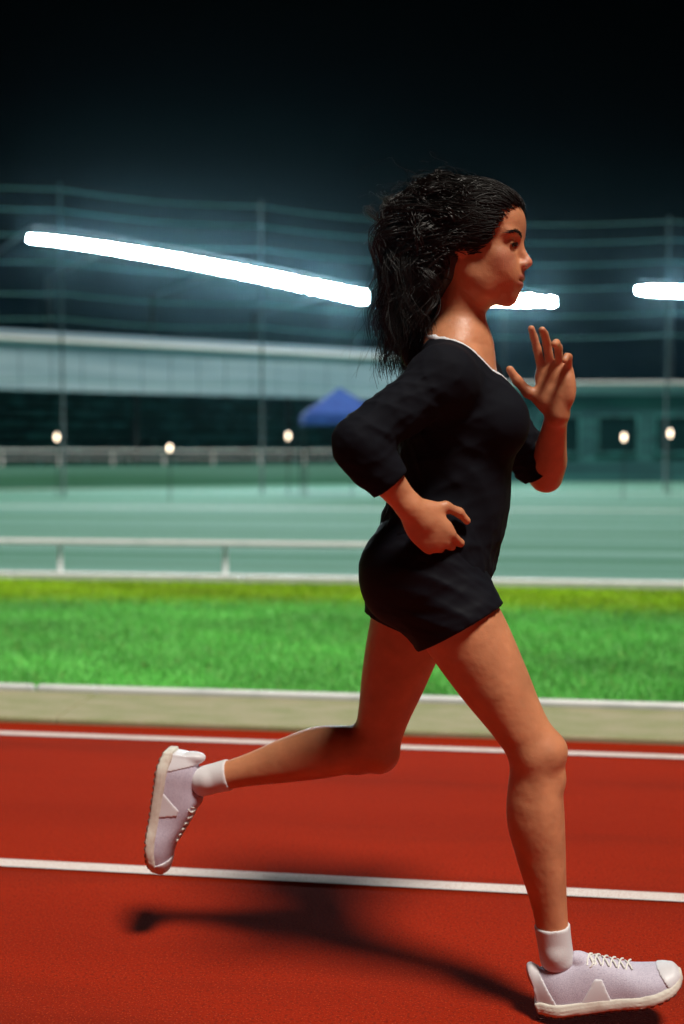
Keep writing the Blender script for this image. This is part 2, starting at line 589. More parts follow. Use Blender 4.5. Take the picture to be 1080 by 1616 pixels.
# ------------------------------------------------------------------ added cable fence, its cables stand in for faint light trails
def trail_fence(P0, P1, label, posts):
    P0 = np.array([P0[0], P0[1], 0]); P1 = np.array([P1[0], P1[1], 0])
    f_ = empty('light_trail_fence', P0)
    for i in range(posts):
        p = (P1 - P0) * i / (posts - 1)
        MB().tube([(p[0], p[1], -.02), (p[0], p[1], 7.6)], [.035, .03], 8).build('post', M['fpost'], f_, True)
    for k, z in enumerate((2.9, 4.35, 4.95, 5.7, 6.35, 6.95, 7.45)):
        d = P1 - P0
        pts = [np.array([0, 0, z]) + d * q / 24 + np.array([0, 0, -.10 * math.sin(math.pi * ((q / 24 * (posts - 1)) % 1))]) for q in range(25)]
        MB().tube(pts, .011, 5).build('cable', M['cable'], f_, True)
    tag(f_, label, 'fence', 'added cable fences imitating light trails')
    return f_


corner = atD(690, 700, 30.5)
trail_fence(atD(-260, 700, 25.0), corner, 'added fence of thin teal cables as light trails before the grandstand', 4)
trail_fence(corner + np.array([.2, 0, 0]), atD(1400, 700, 30.5), 'added fence of thin teal cables as light trails before the clubhouse', 3)

# ------------------------------------------------------------------ the runner
YR = 2.17


def W(px, py, dy=0.0):
    return onY(px, py, YR + dy)


BASE = W(700, 900); BASE = np.array([BASE[0], YR, 0.0])


class Field:
    def __init__(s, xs, ys, zs, big=0.06):
        s.a = [np.asarray(q, np.float32) for q in (xs, ys, zs)]
        s.F = np.full([len(q) for q in s.a], big, np.float32)

    def block(s, lo, hi):
        sl = []
        for q, l, h_ in zip(s.a, lo, hi):
            i0 = max(np.searchsorted(q, l) - 1, 0); i1 = min(np.searchsorted(q, h_) + 1, len(q))
            sl.append(slice(i0, max(i1, i0)))
        return tuple(sl)

    def apply(s, fn, lo, hi, k=0.02, op='add'):
        sl = s.block(lo, hi)
        if any(q.stop <= q.start for q in sl): return
        X = s.a[0][sl[0]][:, None, None]; Y = s.a[1][sl[1]][None, :, None]; Z = s.a[2][sl[2]][None, None, :]
        d = fn(X, Y, Z)
        A_ = s.F[sl]
        if op == 'add':
            if k > 0:
                h_ = np.maximum(k - np.abs(A_ - d), 0) / k
                s.F[sl] = np.minimum(A_, d) - h_ * h_ * k * .25
            else:
                s.F[sl] = np.minimum(A_, d)
        elif op == 'sub':
            d = -d
            h_ = np.maximum(k - np.abs(A_ - d), 0) / k
            s.F[sl] = np.maximum(A_, d) + h_ * h_ * k * .25
        elif op == 'max':
            s.F[sl] = np.maximum(A_, d)

    def mesh(s):
        F_ = np.nan_to_num(s.F, nan=.05, posinf=.05, neginf=-.05); a = s.a
        for q in range(3):
            for e_ in (0, -1):
                i_ = [slice(None)] * 3; i_[q] = e_; F_[tuple(i_)] = np.maximum(F_[tuple(i_)], 1e-4)
        F_ = np.where(np.abs(F_) < 1e-7, 1e-7, F_)
        S = F_ < 0
        c = np.zeros([q - 1 for q in F_.shape], np.uint8)
        corners = [(i, j, k) for i in (0, 1) for j in (0, 1) for k in (0, 1)]
        nx, ny, nz = c.shape
        for i, j, k in corners:
            c += S[i:i + nx, j:j + ny, k:k + nz]
        act = (c > 0) & (c < 8)
        I, J, K = np.nonzero(act)
        vid = np.full(c.shape, -1, np.int32)
        vid[I, J, K] = np.arange(len(I))
        V = {q: F_[I + q[0], J + q[1], K + q[2]] for q in corners}
        acc = np.zeros((len(I), 3)); cnt = np.zeros(len(I))
        for p in corners:
            for ax_ in range(3):
                if p[ax_] == 1: continue
                q = list(p); q[ax_] = 1; q = tuple(q)
                va, vb = V[p], V[q]
                m = (va < 0) != (vb < 0)
                t_ = np.where(m, va / np.where(m, va - vb, 1), 0)
                pos = np.zeros((len(I), 3))
                for d in range(3):
                    pos[:, d] = p[d] + (t_ if d == ax_ else 0)
                acc += pos * m[:, None]; cnt += m
        acc /= cnt[:, None]
        P = np.zeros_like(acc)
        for d, idx in enumerate((I, J, K)):
            lo = a[d][idx]; hi = a[d][idx + 1]
            P[:, d] = lo + (hi - lo) * acc[:, d]
        quads = []
        # edges along each axis
        for ax_ in range(3):
            s0 = [slice(None)] * 3; s1 = [slice(None)] * 3
            s0[ax_] = slice(0, -1); s1[ax_] = slice(1, None)
            A0 = S[tuple(s0)]; A1 = S[tuple(s1)]
            E = np.argwhere(A0 != A1)
            o1, o2 = [d for d in range(3) if d != ax_]
            ok = (E[:, o1] > 0) & (E[:, o2] > 0) & (E[:, o1] < F_.shape[o1] - 1) & (E[:, o2] < F_.shape[o2] - 1)
            E = E[ok]
            ins = A0[E[:, 0], E[:, 1], E[:, 2]]
            def cid(da, db):
                q = E.copy(); q[:, o1] += da; q[:, o2] += db
                return vid[q[:, 0], q[:, 1], q[:, 2]]
            Q = np.stack([cid(-1, -1), cid(0, -1), cid(0, 0), cid(-1, 0)], 1)
            flip = ins if ax_ != 1 else ~ins
            Q[~flip] = Q[~flip][:, ::-1]
            quads.append(Q)
        Q = np.concatenate(quads)
        Q = Q[(Q >= 0).all(1)]
        return P, Q


def smooth_mesh(P, Q, n=2, lam=.5):
    E = np.concatenate([Q[:, [0, 1]], Q[:, [1, 2]], Q[:, [2, 3]], Q[:, [3, 0]]])
    for _ in range(n):
        acc = np.zeros_like(P); c_ = np.zeros(len(P))
        for d in range(3):
            acc[:, d] = np.bincount(E[:, 0], P[E[:, 1], d], len(P)) + np.bincount(E[:, 1], P[E[:, 0], d], len(P))
        c_ = np.bincount(E[:, 0], minlength=len(P)) + np.bincount(E[:, 1], minlength=len(P))
        P = P * (1 - lam) + lam * acc / np.maximum(c_, 1)[:, None]
    return P


def nrm(v_):
    v_ = np.asarray(v_, float)
    return v_ / np.linalg.norm(v_)


def ell(c, r, Rm=None):
    c = np.asarray(c, float); r = np.asarray(r, float)
    Rm = np.eye(3) if Rm is None else np.asarray(Rm, float)      # columns are the local axes

    def fn(X, Y, Z):
        x, y, z = X - c[0], Y - c[1], Z - c[2]
        k0 = 0; k1 = 0
        for i in range(3):
            q = x * Rm[0, i] + y * Rm[1, i] + z * Rm[2, i]
            k0 = k0 + (q / r[i]) ** 2; k1 = k1 + (q / r[i] ** 2) ** 2
        k0 = np.sqrt(k0); k1 = np.sqrt(k1) + 1e-6
        return (k0 * (k0 - 1) / k1).astype(np.float32)
    rad = max(r)
    return fn, c - rad, c + rad


def cone(a, b_, r0, r1):
    a = np.asarray(a, float); b_ = np.asarray(b_, float)
    L = np.linalg.norm(b_ - a); d = (b_ - a) / L

    def fn(X, Y, Z):
        x, y, z = X - a[0], Y - a[1], Z - a[2]
        t_ = np.clip((x * d[0] + y * d[1] + z * d[2]) / L, 0, 1)
        return (np.sqrt((x - d[0] * t_ * L) ** 2 + (y - d[1] * t_ * L) ** 2 + (z - d[2] * t_ * L) ** 2) - (r0 + (r1 - r0) * t_)).astype(np.float32)
    m = max(r0, r1)
    return fn, np.minimum(a, b_) - m, np.maximum(a, b_) + m


def pchip(ts, vs, q):
    ts = np.asarray(ts, float); vs = np.asarray(vs, float)
    mdl = np.gradient(vs, ts)
    i = np.clip(np.searchsorted(ts, q) - 1, 0, len(ts) - 2)
    h_ = ts[i + 1] - ts[i]; u = (q - ts[i]) / h_
    return ((2 * u ** 3 - 3 * u ** 2 + 1) * vs[i] + (u ** 3 - 2 * u ** 2 + u) * h_ * mdl[i] + (-2 * u ** 3 + 3 * u ** 2) * vs[i + 1] + (u ** 3 - u ** 2) * h_ * mdl[i + 1])


def loft(a, b_, front, table, cap=(.03, .03), grow=0.0, clip=None, warp=None):
    """table rows: t, radius to the front, radius to the back, radius to the side"""
    a = np.asarray(a, float); b_ = np.asarray(b_, float)
    L = np.linalg.norm(b_ - a); wv = (b_ - a) / L
    u = np.asarray(front, float); u = nrm(u - wv * np.dot(u, wv)); vv = np.cross(wv, u)
    T = np.array(table, float)
    q = np.linspace(T[0, 0], T[-1, 0], 80)
    rf, rb, rs_ = [pchip(T[:, 0], T[:, i], q) + grow for i in (1, 2, 3)]

    def fn(X, Y, Z):
        x, y, z = X - a[0], Y - a[1], Z - a[2]
        s_ = (x * wv[0] + y * wv[1] + z * wv[2]) / L
        pu = x * u[0] + y * u[1] + z * u[2]
        pv = x * vv[0] + y * vv[1] + z * vv[2]
        tt = np.clip(s_, T[0, 0], T[-1, 0])
        ex = (s_ - tt) * L
        cp = np.where(ex < 0, cap[0] + grow, cap[1] + grow)
        A1 = np.interp(tt, q, rf); A2 = np.interp(tt, q, rb); B = np.interp(tt, q, rs_)
        ru = np.where(pu > 0, A1, A2)
        k0 = np.sqrt((pu / ru) ** 2 + (pv / B) ** 2 + (ex / cp) ** 2)
        k1 = np.sqrt((pu / ru ** 2) ** 2 + (pv / B ** 2) ** 2 + (ex / cp ** 2) ** 2) + 1e-6
        d = k0 * (k0 - 1) / k1
        d = np.maximum(d, -0.5 * np.minimum(ru, B))
        if warp is not None: d = d + warp(X, Y, Z)
        if clip is not None:
            lo, hi = clip
            if lo is not None: d = np.maximum(d, (lo - s_) * L)
            if hi is not None: d = np.maximum(d, (s_ - hi) * L)
        return d.astype(np.float32)
    m = max(T[:, 1:].max() + grow, cap[0] + grow, cap[1] + grow)
    a2 = a + (b_ - a) * min(T[0, 0], 0); b2 = a + (b_ - a) * max(T[-1, 0], 1)
    return fn, np.minimum(a2, b2) - m, np.maximum(a2, b2) + m


def put(fld, pr, k=.02, op='add', pad=None):
    fn, lo, hi = pr
    p_ = k + .012 if pad is None else pad
    fld.apply(fn, lo - p_, hi + p_, k, op)


FWD = np.array([1.0, 0, 0]); SIDE = np.array([0, 1.0, 0]); UPV = np.array([0, 0, 1.0])
# joints
J = dict(
    pel=W(677, 946), nb=W(727, 545),
    hipN=W(688, 915, -.082), kneeN=W(846, 1190, -.10), ankN=W(878, 1514, -.10),
    hipF=W(668, 915, .082), kneeF=W(590, 1180, .10), ankF=W(318, 1232, .13),
    shN=W(700, 600, -.150), elN=W(562, 700, -.235), wrN=W(652, 806, -.200),
    shF=W(745, 602, .150), elF=W(862, 752, .235), wrF=W(879, 652, .09),
    head=W(748, 388, .0))
torso = [(0.0, .070, .085, .135), (.12, .098, .118, .166), (.25, .098, .108, .160), (.42, .088, .082, .125), (.58, .098, .082, .132),
         (.74, .112, .080, .146), (.86, .092, .074, .140), (.95, .062, .062, .095), (1.0, .05, .055, .06)]
thigh = [(-.05, .078, .085, .080), (.15, .080, .086, .082), (.35, .077, .080, .077), (.6, .066, .068, .066), (.82, .054, .053, .055), (1.0, .050, .045, .050)]
shank = [(0, .046, .044, .047), (.12, .044, .056, .050), (.3, .042, .067, .055), (.5, .037, .056, .047), (.75, .030, .036, .033), (.92, .029, .029, .026), (1.0, .031, .027, .024)]
uarm = [(0, .044, .046, .046), (.3, .042, .044, .041), (.6, .037, .038, .036), (.9, .031, .033, .033), (1, .031, .033, .034)]
farm = [(0, .033, .033, .034), (.2, .036, .035, .039), (.5, .029, .028, .032), (.85, .0195, .019, .0245), (1, .018, .018, .024)]


def lim(a, b_):  # limb with its own scaled shape
    return J[a], J[b_]


def knee_front(h_, k_, a_):
    d = nrm(k_ - h_) - nrm(a_ - k_)
    return d if np.linalg.norm(d) > .15 else np.array([1., 0, 0])


kfN = knee_front(J['hipN'], J['kneeN'], J['ankN']); kfF = knee_front(J['hipF'], J['kneeF'], J['ankF'])

# head frame
hp, hy = R(7), R(-13)
Rh = np.array(Matrix.Rotation(hy, 3, 'Z') @ Matrix.Rotation(hp, 3, 'Y'))
HC = J['head']
hs = 0.99


def H(x, y, z):
    return HC + Rh @ (np.array([x, y, z]) * hs)


def hell(c, r, pitch=0, yaw=0):
    Rl = np.array(Matrix.Rotation(yaw, 3, 'Z') @ Matrix.Rotation(pitch, 3, 'Y'))
    return ell(H(*c), np.array(r) * hs, Rh @ Rl)


def axis(lo, hi, fine, a, b_, coarse):
    """grid coordinates from lo to hi, fine between a and b_"""
    out = [lo]
    while out[-1] < hi:
        x = out[-1]
        dist = max(a - x, x - b_, 0)
        out.append(x + min(coarse, fine + dist * .08))
    return np.array(out)


allp = np.array([J[k] for k in J])
lo = allp.min(0) - [.12, .12, .10]; hi = allp.max(0) + [.16, .10, .16]
body = Field(axis(lo[0], hi[0], .0021, HC[0] + .0, J['wrF'][0] + .06, .0038), axis(lo[1], hi[1], .0026, YR - .06, YR + .15, .0036),
             axis(lo[2], hi[2], .0020, HC[2] - .22, hi[2] - .03, .0038))
print('grid', body.F.shape)


def add_torso(f, g=0.0, k=.03, clip=None, warp=None):
    put(f, loft(J['pel'], J['nb'], FWD, torso, (.05, .03), g, clip, warp), k)


add_torso(body)
# buttocks, bust, shoulders, neck
for sy in (-1, 1):
    put(body, ell(W(632, 905) + [0, sy * .072, 0], (.066, .070, .080)), .04)
    put(body, ell(W(786, 668) + [0, sy * .062, 0], (.050, .058, .056)), .03)
put(body, cone(W(722, 560), J['shN'] + [0, .01, .008], .050, .044), .05)
put(body, cone(W(722, 560), J['shF'] + [0, -.01, .008], .050, .044), .05)
put(body, loft(W(720, 560), W(736, 440), FWD, [(0, .052, .056, .056), (.4, .046, .050, .048), (1, .046, .05, .05)], (.03, .03)), .035)
put(body, cone(W(735, 548) + [.02, -.02, 0], J['shN'] + [.02, .02, .012], .010, .011), .02)
put(body, cone(W(735, 548) + [.02, .02, 0], J['shF'] + [.02, -.02, .012], .010, .011), .02)
# sternomastoid
put(body, cone(H(-.02, -.042, -.045), W(752, 535) + [0, -.012, 0], .010, .008), .03)
put(body, cone(H(-.02, .042, -.045), W(752, 535) + [0, .012, 0], .010, .008), .03)
# legs
for h_, k_, a_, kf in (('hipN', 'kneeN', 'ankN', kfN), ('hipF', 'kneeF', 'ankF', kfF)):
    put(body, loft(J[h_], J[k_], kf, thigh, (.05, .03)), .03)
    put(body, loft(J[k_], J[a_], kf, shank, (.03, .022)), .022)
    wv = nrm(J[k_] - J[h_])
    kd = nrm(kf)
    put(body, ell(J[k_] + kd * .020, (.036, .034, .036)), .025)
    put(body, ell(J[k_] + nrm(J[a_] - J[k_]) * .055 + kd * .030, (.020, .018, .022)), .02)
    ad = nrm(J[a_] - J[k_])
    for sy in (-1, 1):
        put(body, ell(J[a_] + SIDE * sy * .017 - ad * .016, (.014, .012, .016)), .012)
# arms
for s_, e_, w_, in (('shN', 'elN', 'wrN'), ('shF', 'elF', 'wrF')):
    put(body, ell(J[s_], (.052, .048, .052)), .03)
    put(body, loft(J[s_], J[e_], FWD, uarm, (.03, .025)), .025)
    put(body, loft(J[e_], J[w_], SIDE, farm, (.025, .02)), .016)
    put(body, ell(J[e_] + nrm(J[e_] - (J[s_] + J[w_]) / 2) * .012, (.022, .022, .022)), .015)


def rot(v_, ax_, a):
    return np.array(Matrix.Rotation(a, 3, Vector(ax_)) @ Vector(v_))


nails = []


def hand(f, wrist, wdir, n, curls, sc_=1.0, thumb_dir=None, spread=1.0):
    """n: the way the palm faces; thumb side is s"""
    wd_ = nrm(wdir); n = nrm(n - wd_ * np.dot(n, wd_)) if not isinstance(n, list) else n
    s_ = thumb_dir; s_ = nrm(s_ - wd_ * np.dot(s_, wd_) - n * np.dot(s_, n))
    Rm = np.stack([wd_, s_, n], 1)
    g = lambda a, b2, c: wrist + sc_ * (wd_ * a + s_ * b2 + n * c)
    put(f, ell(g(.048, 0, 0), (.050 * sc_, .038 * sc_, .0155 * sc_), Rm), .012)
    put(f, ell(g(.070, .004, .001), (.026 * sc_, .038 * sc_, .0125 * sc_), Rm), .012)
    put(f, ell(g(.030, .024, .008), (.032 * sc_, .017 * sc_, .014 * sc_), Rm), .012)
    put(f, ell(g(.038, -.024, .006), (.032 * sc_, .014 * sc_, .013 * sc_), Rm), .012)
    put(f, cone(g(-.01, 0, 0), g(.03, 0, 0), .021, .020), .015)
    for i, (off_, base_, ln) in enumerate(((.0275, .086, (.041, .025, .020)), (.0095, .091, (.046, .028, .021)), (-.009, .088, (.042, .026, .020)), (-.0265, .079, (.033, .020, .018)))):
        p = g(base_, off_, 0); d = rot(wd_, n, 0) + s_ * (.10 * spread * (1.2 - i)) ; d = nrm(d)
        r_ = (.0092, .0094, .0088, .0078)[i] * sc_
        nd = n
        put(f, cone(g(base_ - .03, off_ * .8, -.002), p, r_ * .9, r_), .008)
        for j in range(3):
            axr = nrm(np.cross(d, n) if j == 0 else axr)
            d = rot(d, axr, R(curls[i][j]))
            q = p + d * ln[j] * sc_
            put(f, cone(p, q, r_ * (1 - .08 * j), r_ * (.93 - .09 * j)), .0035, pad=.01)
            p = q
        nails.append((p - d * .004, d, np.cross(axr, d), r_ * .75))
    # thumb
    td = nrm(wd_ * .55 + s_ * .80 + n * .28)
    p = g(.018, .022, .006); r_ = .0125 * sc_
    ax2 = nrm(np.cross(td, nrm(wd_ - s_ * .2 + n * .25)))
    for j, (l_, a_) in enumerate(((.040, 0), (.033, curls[4][0]), (.027, curls[4][1]))):
        td = rot(td, ax2, R(a_))
        q = p + td * l_ * sc_
        put(f, cone(p, q, r_ * (1 - .12 * j), r_ * (.88 - .12 * j)), .006 if j else .014, pad=.02)
        p = q


# raised far hand: palm to the near side, thumb towards the face
hand(body, J['wrF'] + nrm(J['wrF'] - J['elF']) * .008, np.array([-.06, .0, 1.0]), np.array([-.25, -1., .05]),
     [(8, 14, 10), (22, 30, 20), (32, 42, 28), (42, 48, 32), (18, 8)], 1.0, np.array([-1., .1, 0]), 1.2)
hand(body, J['wrN'], nrm(J['wrN'] - J['elN']), np.array([0.1, 1., -.2]),
     [(38, 48, 30), (46, 55, 35), (52, 58, 38), (56, 60, 40), (30, 20)], .92, np.array([.7, .2, .75]), .5)

# head
put(body, hell((-.010, 0, .034), (.097, .074, .082)), .02)
put(body, hell((.030, 0, -.018), (.062, .060, .085)), .03)
put(body, hell((.036, 0, -.066), (.052, .042, .034), R(12)), .035)
put(body, hell((.042, 0, .046), (.048, .056, .044)), .03)
put(body, hell((.082, 0, -.096), (.0165, .020, .016)), .022)
for sy in (-1, 1):
    put(body, hell((.074, sy * .026, .021), (.014, .026, .009)), .014)
    put(body, hell((.060, sy * .038, -.024), (.020, .018, .016)), .025)
    put(body, cone(H(-.004, sy * .054, -.045), H(.044, sy * .038, -.086), .013, .012), .03)
    put(body, hell((.088, sy * .033, .003), (.013, .015, .010)), .012, 'sub')
    put(body, hell((.0735, sy * .031, .0005), (.0145, .0150, .0145)), .004)
put(body, hell((.083, 0, -.058), (.0215, .030, .030)), .020)
for sy in (-1, 1):
    put(body, hell((.056, sy * .024, -.046), (.030, .022, .028)), .03)
put(body, cone(H(.084, 0, .012), H(.1075, 0, -.022), .0068, .0088), .012)
put(body, hell((.1105, 0, -.0265), (.0095, .0098, .0085)), .006)
for sy in (-1, 1):
    put(body, hell((.1015, sy * .0105, -.032), (.0105, .0068, .0072)), .006)
    put(body, hell((.106, sy * .0065, -.0385), (.0050, .0030, .0030)), .002, 'sub', pad=.01)
    # ear
    put(body, hell((-.008, sy * .074, -.006), (.017, .0065, .030), R(-12), sy * R(-18)), .006)
    put(body, hell((-.004, sy * .080, -.001), (.009, .005, .017), R(-12), sy * R(-18)), .004, 'sub')
put(body, hell((.1005, 0, -.0555), (.0080, .0200, .0062), R(-20)), .005)
put(body, hell((.0990, 0, -.0680), (.0080, .0175, .0070), R(15)), .005)
put(body, hell((.107, 0, -.0615), (.010, .021, .0018)), .003, 'sub', pad=.01)
# eye opening: take the skin off the front of the ball
for sy in (-1, 1):
    put(body, hell((.0900, sy * .0315, -.0005), (.0060, .0125, .0036), R(0), sy * R(14)), .002, 'sub', pad=.01)

P_, Q_ = body.mesh()
P_ = smooth_mesh(P_, Q_, 1, .4)
# real pigment: lips, flushed nose, cheeks and ears, palms
Lp = (P_ - HC) @ Rh / hs
base_c = np.array([.62, .255, .125])
tintv = np.ones((len(P_), 4)); tintv[:, :3] = base_c


def pig(c, r, colv, amt):
    d = (((Lp - np.array(c)) / np.array(r)) ** 2).sum(1)
    a_ = (amt * np.clip(1.4 - d, 0, 1))[:, None]
    tintv[:, :3] = tintv[:, :3] * (1 - a_) + np.array(colv) * a_


pig((.104, 0, -.0545), (.012, .023, .0055), (.42, .11, .10), .9)
pig((.102, 0, -.068), (.012, .020, .0062), (.45, .12, .11), .9)
pig((.112, 0, -.028), (.016, .018, .014), (.56, .20, .14), .5)
for sy in (-1, 1):
    pig((.075, sy * .045, -.028), (.03, .022, .022), (.58, .21, .14), .45)
    pig((-.006, sy * .078, -.004), (.02, .015, .03), (.55, .20, .14), .5)
for jn, rr0, am0 in (('kneeN', .05, .45), ('kneeF', .05, .45), ('elF', .045, .4), ('elN', .045, .4)):
    dd = np.linalg.norm(P_ - J[jn] - (kfN * .03 if jn == 'kneeN' else 0), axis=1) / rr0
    a_ = (am0 * np.clip(1.2 - dd, 0, 1))[:, None]
    tintv[:, :3] = tintv[:, :3] * (1 - a_) + np.array([.56, .17, .09]) * a_
print('body verts', len(P_))
skin = bpy.data.materials.new('skin')
skin.use_nodes = True
t = skin.node_tree
b = t.nodes['Principled BSDF']
an = t.nodes.new('ShaderNodeAttribute'); an.attribute_name = 'tint'
nz = t.nodes.new('ShaderNodeTexNoise'); nz.inputs['Scale'].default_value = 22; nz.inputs['Detail'].default_value = 5
tcn = t.nodes.new('ShaderNodeTexCoord'); t.links.new(tcn.outputs['Object'], nz.inputs['Vector'])
mr = t.nodes.new('ShaderNodeMapRange'); mr.inputs['To Min'].default_value = .68; mr.inputs['To Max'].default_value = 1.28
t.links.new(nz.outputs['Fac'], mr.inputs['Value'])
vm = t.nodes.new('ShaderNodeVectorMath'); vm.operation = 'SCALE'
t.links.new(an.outputs['Color'], vm.inputs[0]); t.links.new(mr.outputs[0], vm.inputs['Scale'])
t.links.new(vm.outputs[0], b.inputs['Base Color'])
b.inputs['Roughness'].default_value = 0.52
b.inputs['Subsurface Weight'].default_value = .25
b.inputs['Subsurface Radius'].default_value = (.02, .008, .004)
b.inputs['Subsurface Scale'].default_value = .4
n2 = t.nodes.new('ShaderNodeTexNoise'); n2.inputs['Scale'].default_value = 420; n2.inputs['Detail'].default_value = 3
t.links.new(tcn.outputs['Object'], n2.inputs['Vector'])
bp = t.nodes.new('ShaderNodeBump'); bp.inputs['Strength'].default_value = .35; bp.inputs['Distance'].default_value = .001
n3 = t.nodes.new('ShaderNodeTexNoise'); n3.inputs['Scale'].default_value = 26; n3.inputs['Detail'].default_value = 2
t.links.new(tcn.outputs['Object'], n3.inputs['Vector'])
b3 = t.nodes.new('ShaderNodeBump'); b3.inputs['Strength'].default_value = .5; b3.inputs['Distance'].default_value = .006
t.links.new(n3.outputs['Fac'], b3.inputs['Height']); t.links.new(b3.outputs[0], bp.inputs['Normal'])
t.links.new(n2.outputs['Fac'], bp.inputs['Height']); t.links.new(bp.outputs[0], b.inputs['Normal'])
m5 = t.nodes.new('ShaderNodeMapRange'); m5.inputs['To Min'].default_value = .30; m5.inputs['To Max'].default_value = .62
t.links.new(n2.outputs['Fac'], m5.inputs['Value']); t.links.new(m5.outputs[0], b.inputs['Roughness'])

person = empty('person', BASE)
tag(person, 'running person with long dark curly hair, black top and shorts, one hand raised', 'person')
mesh_obj('body', P_ - BASE, Q_, skin, person, True, attr=tintv)
del body

nailm = mat('nail', (.62, .36, .28), .25)
for p0, d0, nn, r0 in nails:
    sd = np.cross(d0, nn); c0 = p0 - d0 * .001 - nn * (r0 * 1.02)
    vs = []; fs = []
    for i in range(7):
        a_ = -1 + 2 * i / 6
        for j in range(7):
            b2 = -1 + 2 * j / 6
            rr_ = math.sqrt(max(1 - .35 * a_ * a_ * b2 * b2, 0))
            vs.append(c0 + d0 * .0052 * a_ * rr_ + sd * r0 * .62 * b2 * rr_ + nn * (r0 * .30 * b2 * b2 - .0003) )
    for i in range(6):
        for j in range(6):
            q = i * 7 + j; fs.append([q, q + 1, q + 8, q + 7])
    mesh_obj('nail', np.array(vs) - BASE, fs, nailm, person, True)

# eyes
eyem = mat('eye_white', (.75, .70, .66), .12)
irism = mat('iris', (.035, .014, .006), .08)
for sy in (-1, 1):
    vs, fs, mi = [], [], []
    cx = np.array([.0735, sy * .031, .0005]); rr_ = .0128
    for i in range(17):
        th = math.pi * i / 16
        for j in range(24):
            ph = 2 * math.pi * j / 24
            vs.append(H(*(cx + rr_ * np.array([math.cos(th) * (1 + .06 * (th < .5)), math.sin(th) * math.cos(ph), math.sin(th) * math.sin(ph)]))))
    for i in range(16):
        for j in range(24):
            fs.append([i * 24 + j, i * 24 + (j + 1) % 24, (i + 1) * 24 + (j + 1) % 24, (i + 1) * 24 + j]); mi.append(1 if i < 3 else 0)
    eo = mesh_obj('eye', np.array(vs) - BASE, fs, [eyem, irism], person, True)
    eo.data.polygons.foreach_set('material_index', mi)

# clothes -----------------------------------------------------------
cloth = mat('black_jersey', (.0035, .004, .008), .85, bump=(900, .25, .0008), Specular_IOR_Level=.16)
cloth2 = mat('black_shorts_fabric', (.003, .0035, .008), .7, bump=(700, .2, .0008), Specular_IOR_Level=.2)
trimm = mat('white_trim', (.75, .76, .80), .6)


def folds(amp, seedv):
    r_ = np.random.default_rng(seedv)
    ws = [(nrm([r_.normal(0, .5), r_.normal(0, .5), r_.normal(0, 1)]) * r_.uniform(35, 95), r_.uniform(0, 6)) for _ in range(7)]
    w2 = [(nrm(r_.normal(0, 1, 3)) * r_.uniform(15, 35), r_.uniform(0, 6)) for _ in range(3)]

    def fn(X, Y, Z):
        o_ = 0
        wob = sum(np.sin(X * k_[0] + Y * k_[1] + Z * k_[2] + p_) for k_, p_ in w2)
        for k_, p_ in ws:
            s_ = np.sin(X * k_[0] + Y * k_[1] + Z * k_[2] + p_ + wob * 1.3)
            o_ = o_ + (1 - np.abs(s_)) ** 2
        return -amp * (o_ / 7 - .3) * 3
    return fn


cl = np.minimum(J['elN'], J['pel']) - [.08, .10, .08]
chh = np.maximum(J['elF'], J['nb']) + [.10, .10, .06]
shirt = Field(*[np.arange(cl[i], chh[i], .0035) for i in range(3)])
fd = folds(.0050, 3)
tshirt = [(q, a_ + (.012 if q < .6 else 0), b2 + (.010 if .3 < q < .6 else 0), c_) for q, a_, b2, c_ in torso]
put(shirt, loft(J['pel'], J['nb'], FWD, tshirt, (.05, .03), .010, (.115, None), fd), .02)
for sy in (-1, 1):
    put(shirt, ell(W(786, 668) + [0, sy * .060, 0], (.060, .066, .066)), .045)
    # fabric drape between bust and belly
put(shirt, ell(W(752, 780), (.062, .105, .11)), .05)
put(shirt, cone(W(722, 562), J['shN'] + [0, .01, .008], .055, .051), .04)
put(shirt, cone(W(722, 562), J['shF'] + [0, -.01, .008], .055, .051), .04)
usl = [(t_, a_ + .004 + .006 * t_, b2 + .004 + .010 * t_, c_ + .004 + .008 * t_) for t_, a_, b2, c_ in uarm]
for s_, e_ in (('shN', 'elN'), ('shF', 'elF')):
    put(shirt, ell(J[s_], (.060, .056, .060)), .03)
    put(shirt, loft(J[s_], J[e_], FWD, usl, (.04, .02), .004, (None, None if s_ == 'shN' else .92), folds(.0055, 11)), .025)
    if s_ == 'shN':
        put(shirt, ell(J['elN'], (.038, .037, .038)), .02)
        fsl = [(t_, a_ + .008, b2 + .008, c_ + .008) for t_, a_, b2, c_ in farm]
        put(shirt, loft(J['elN'], J['wrN'], SIDE, fsl, (.03, .02), .003, (None, .60), folds(.003, 17)), .02)
# neckline
tilt = np.array(Matrix.Rotation(R(38), 3, 'Y'))
NCc = W(748, 540); NCr = (.104, .104, .066)
pre = shirt.F.copy()
cut = ell(NCc, NCr, tilt)
X = shirt.a[0][:, None, None]; Y = shirt.a[1][None, :, None]; Z = shirt.a[2][None, None, :]
cd = cut[0](X, Y, Z)
shirt.F = np.maximum(pre, -cd)
# hem cavity so that skin and cloth part
P1_, Q1_ = shirt.mesh()
mesh_obj('shirt', smooth_mesh(P1_, Q1_, 2) - BASE, Q1_, cloth, person, True)
shirt.F = np.maximum(np.maximum(pre - .0022, -cd + .001), cd - .011)
P1_, Q1_ = shirt.mesh()
mesh_obj('neck_trim', smooth_mesh(P1_, Q1_, 8) - BASE, Q1_, trimm, person, True)
del shirt, pre, cd

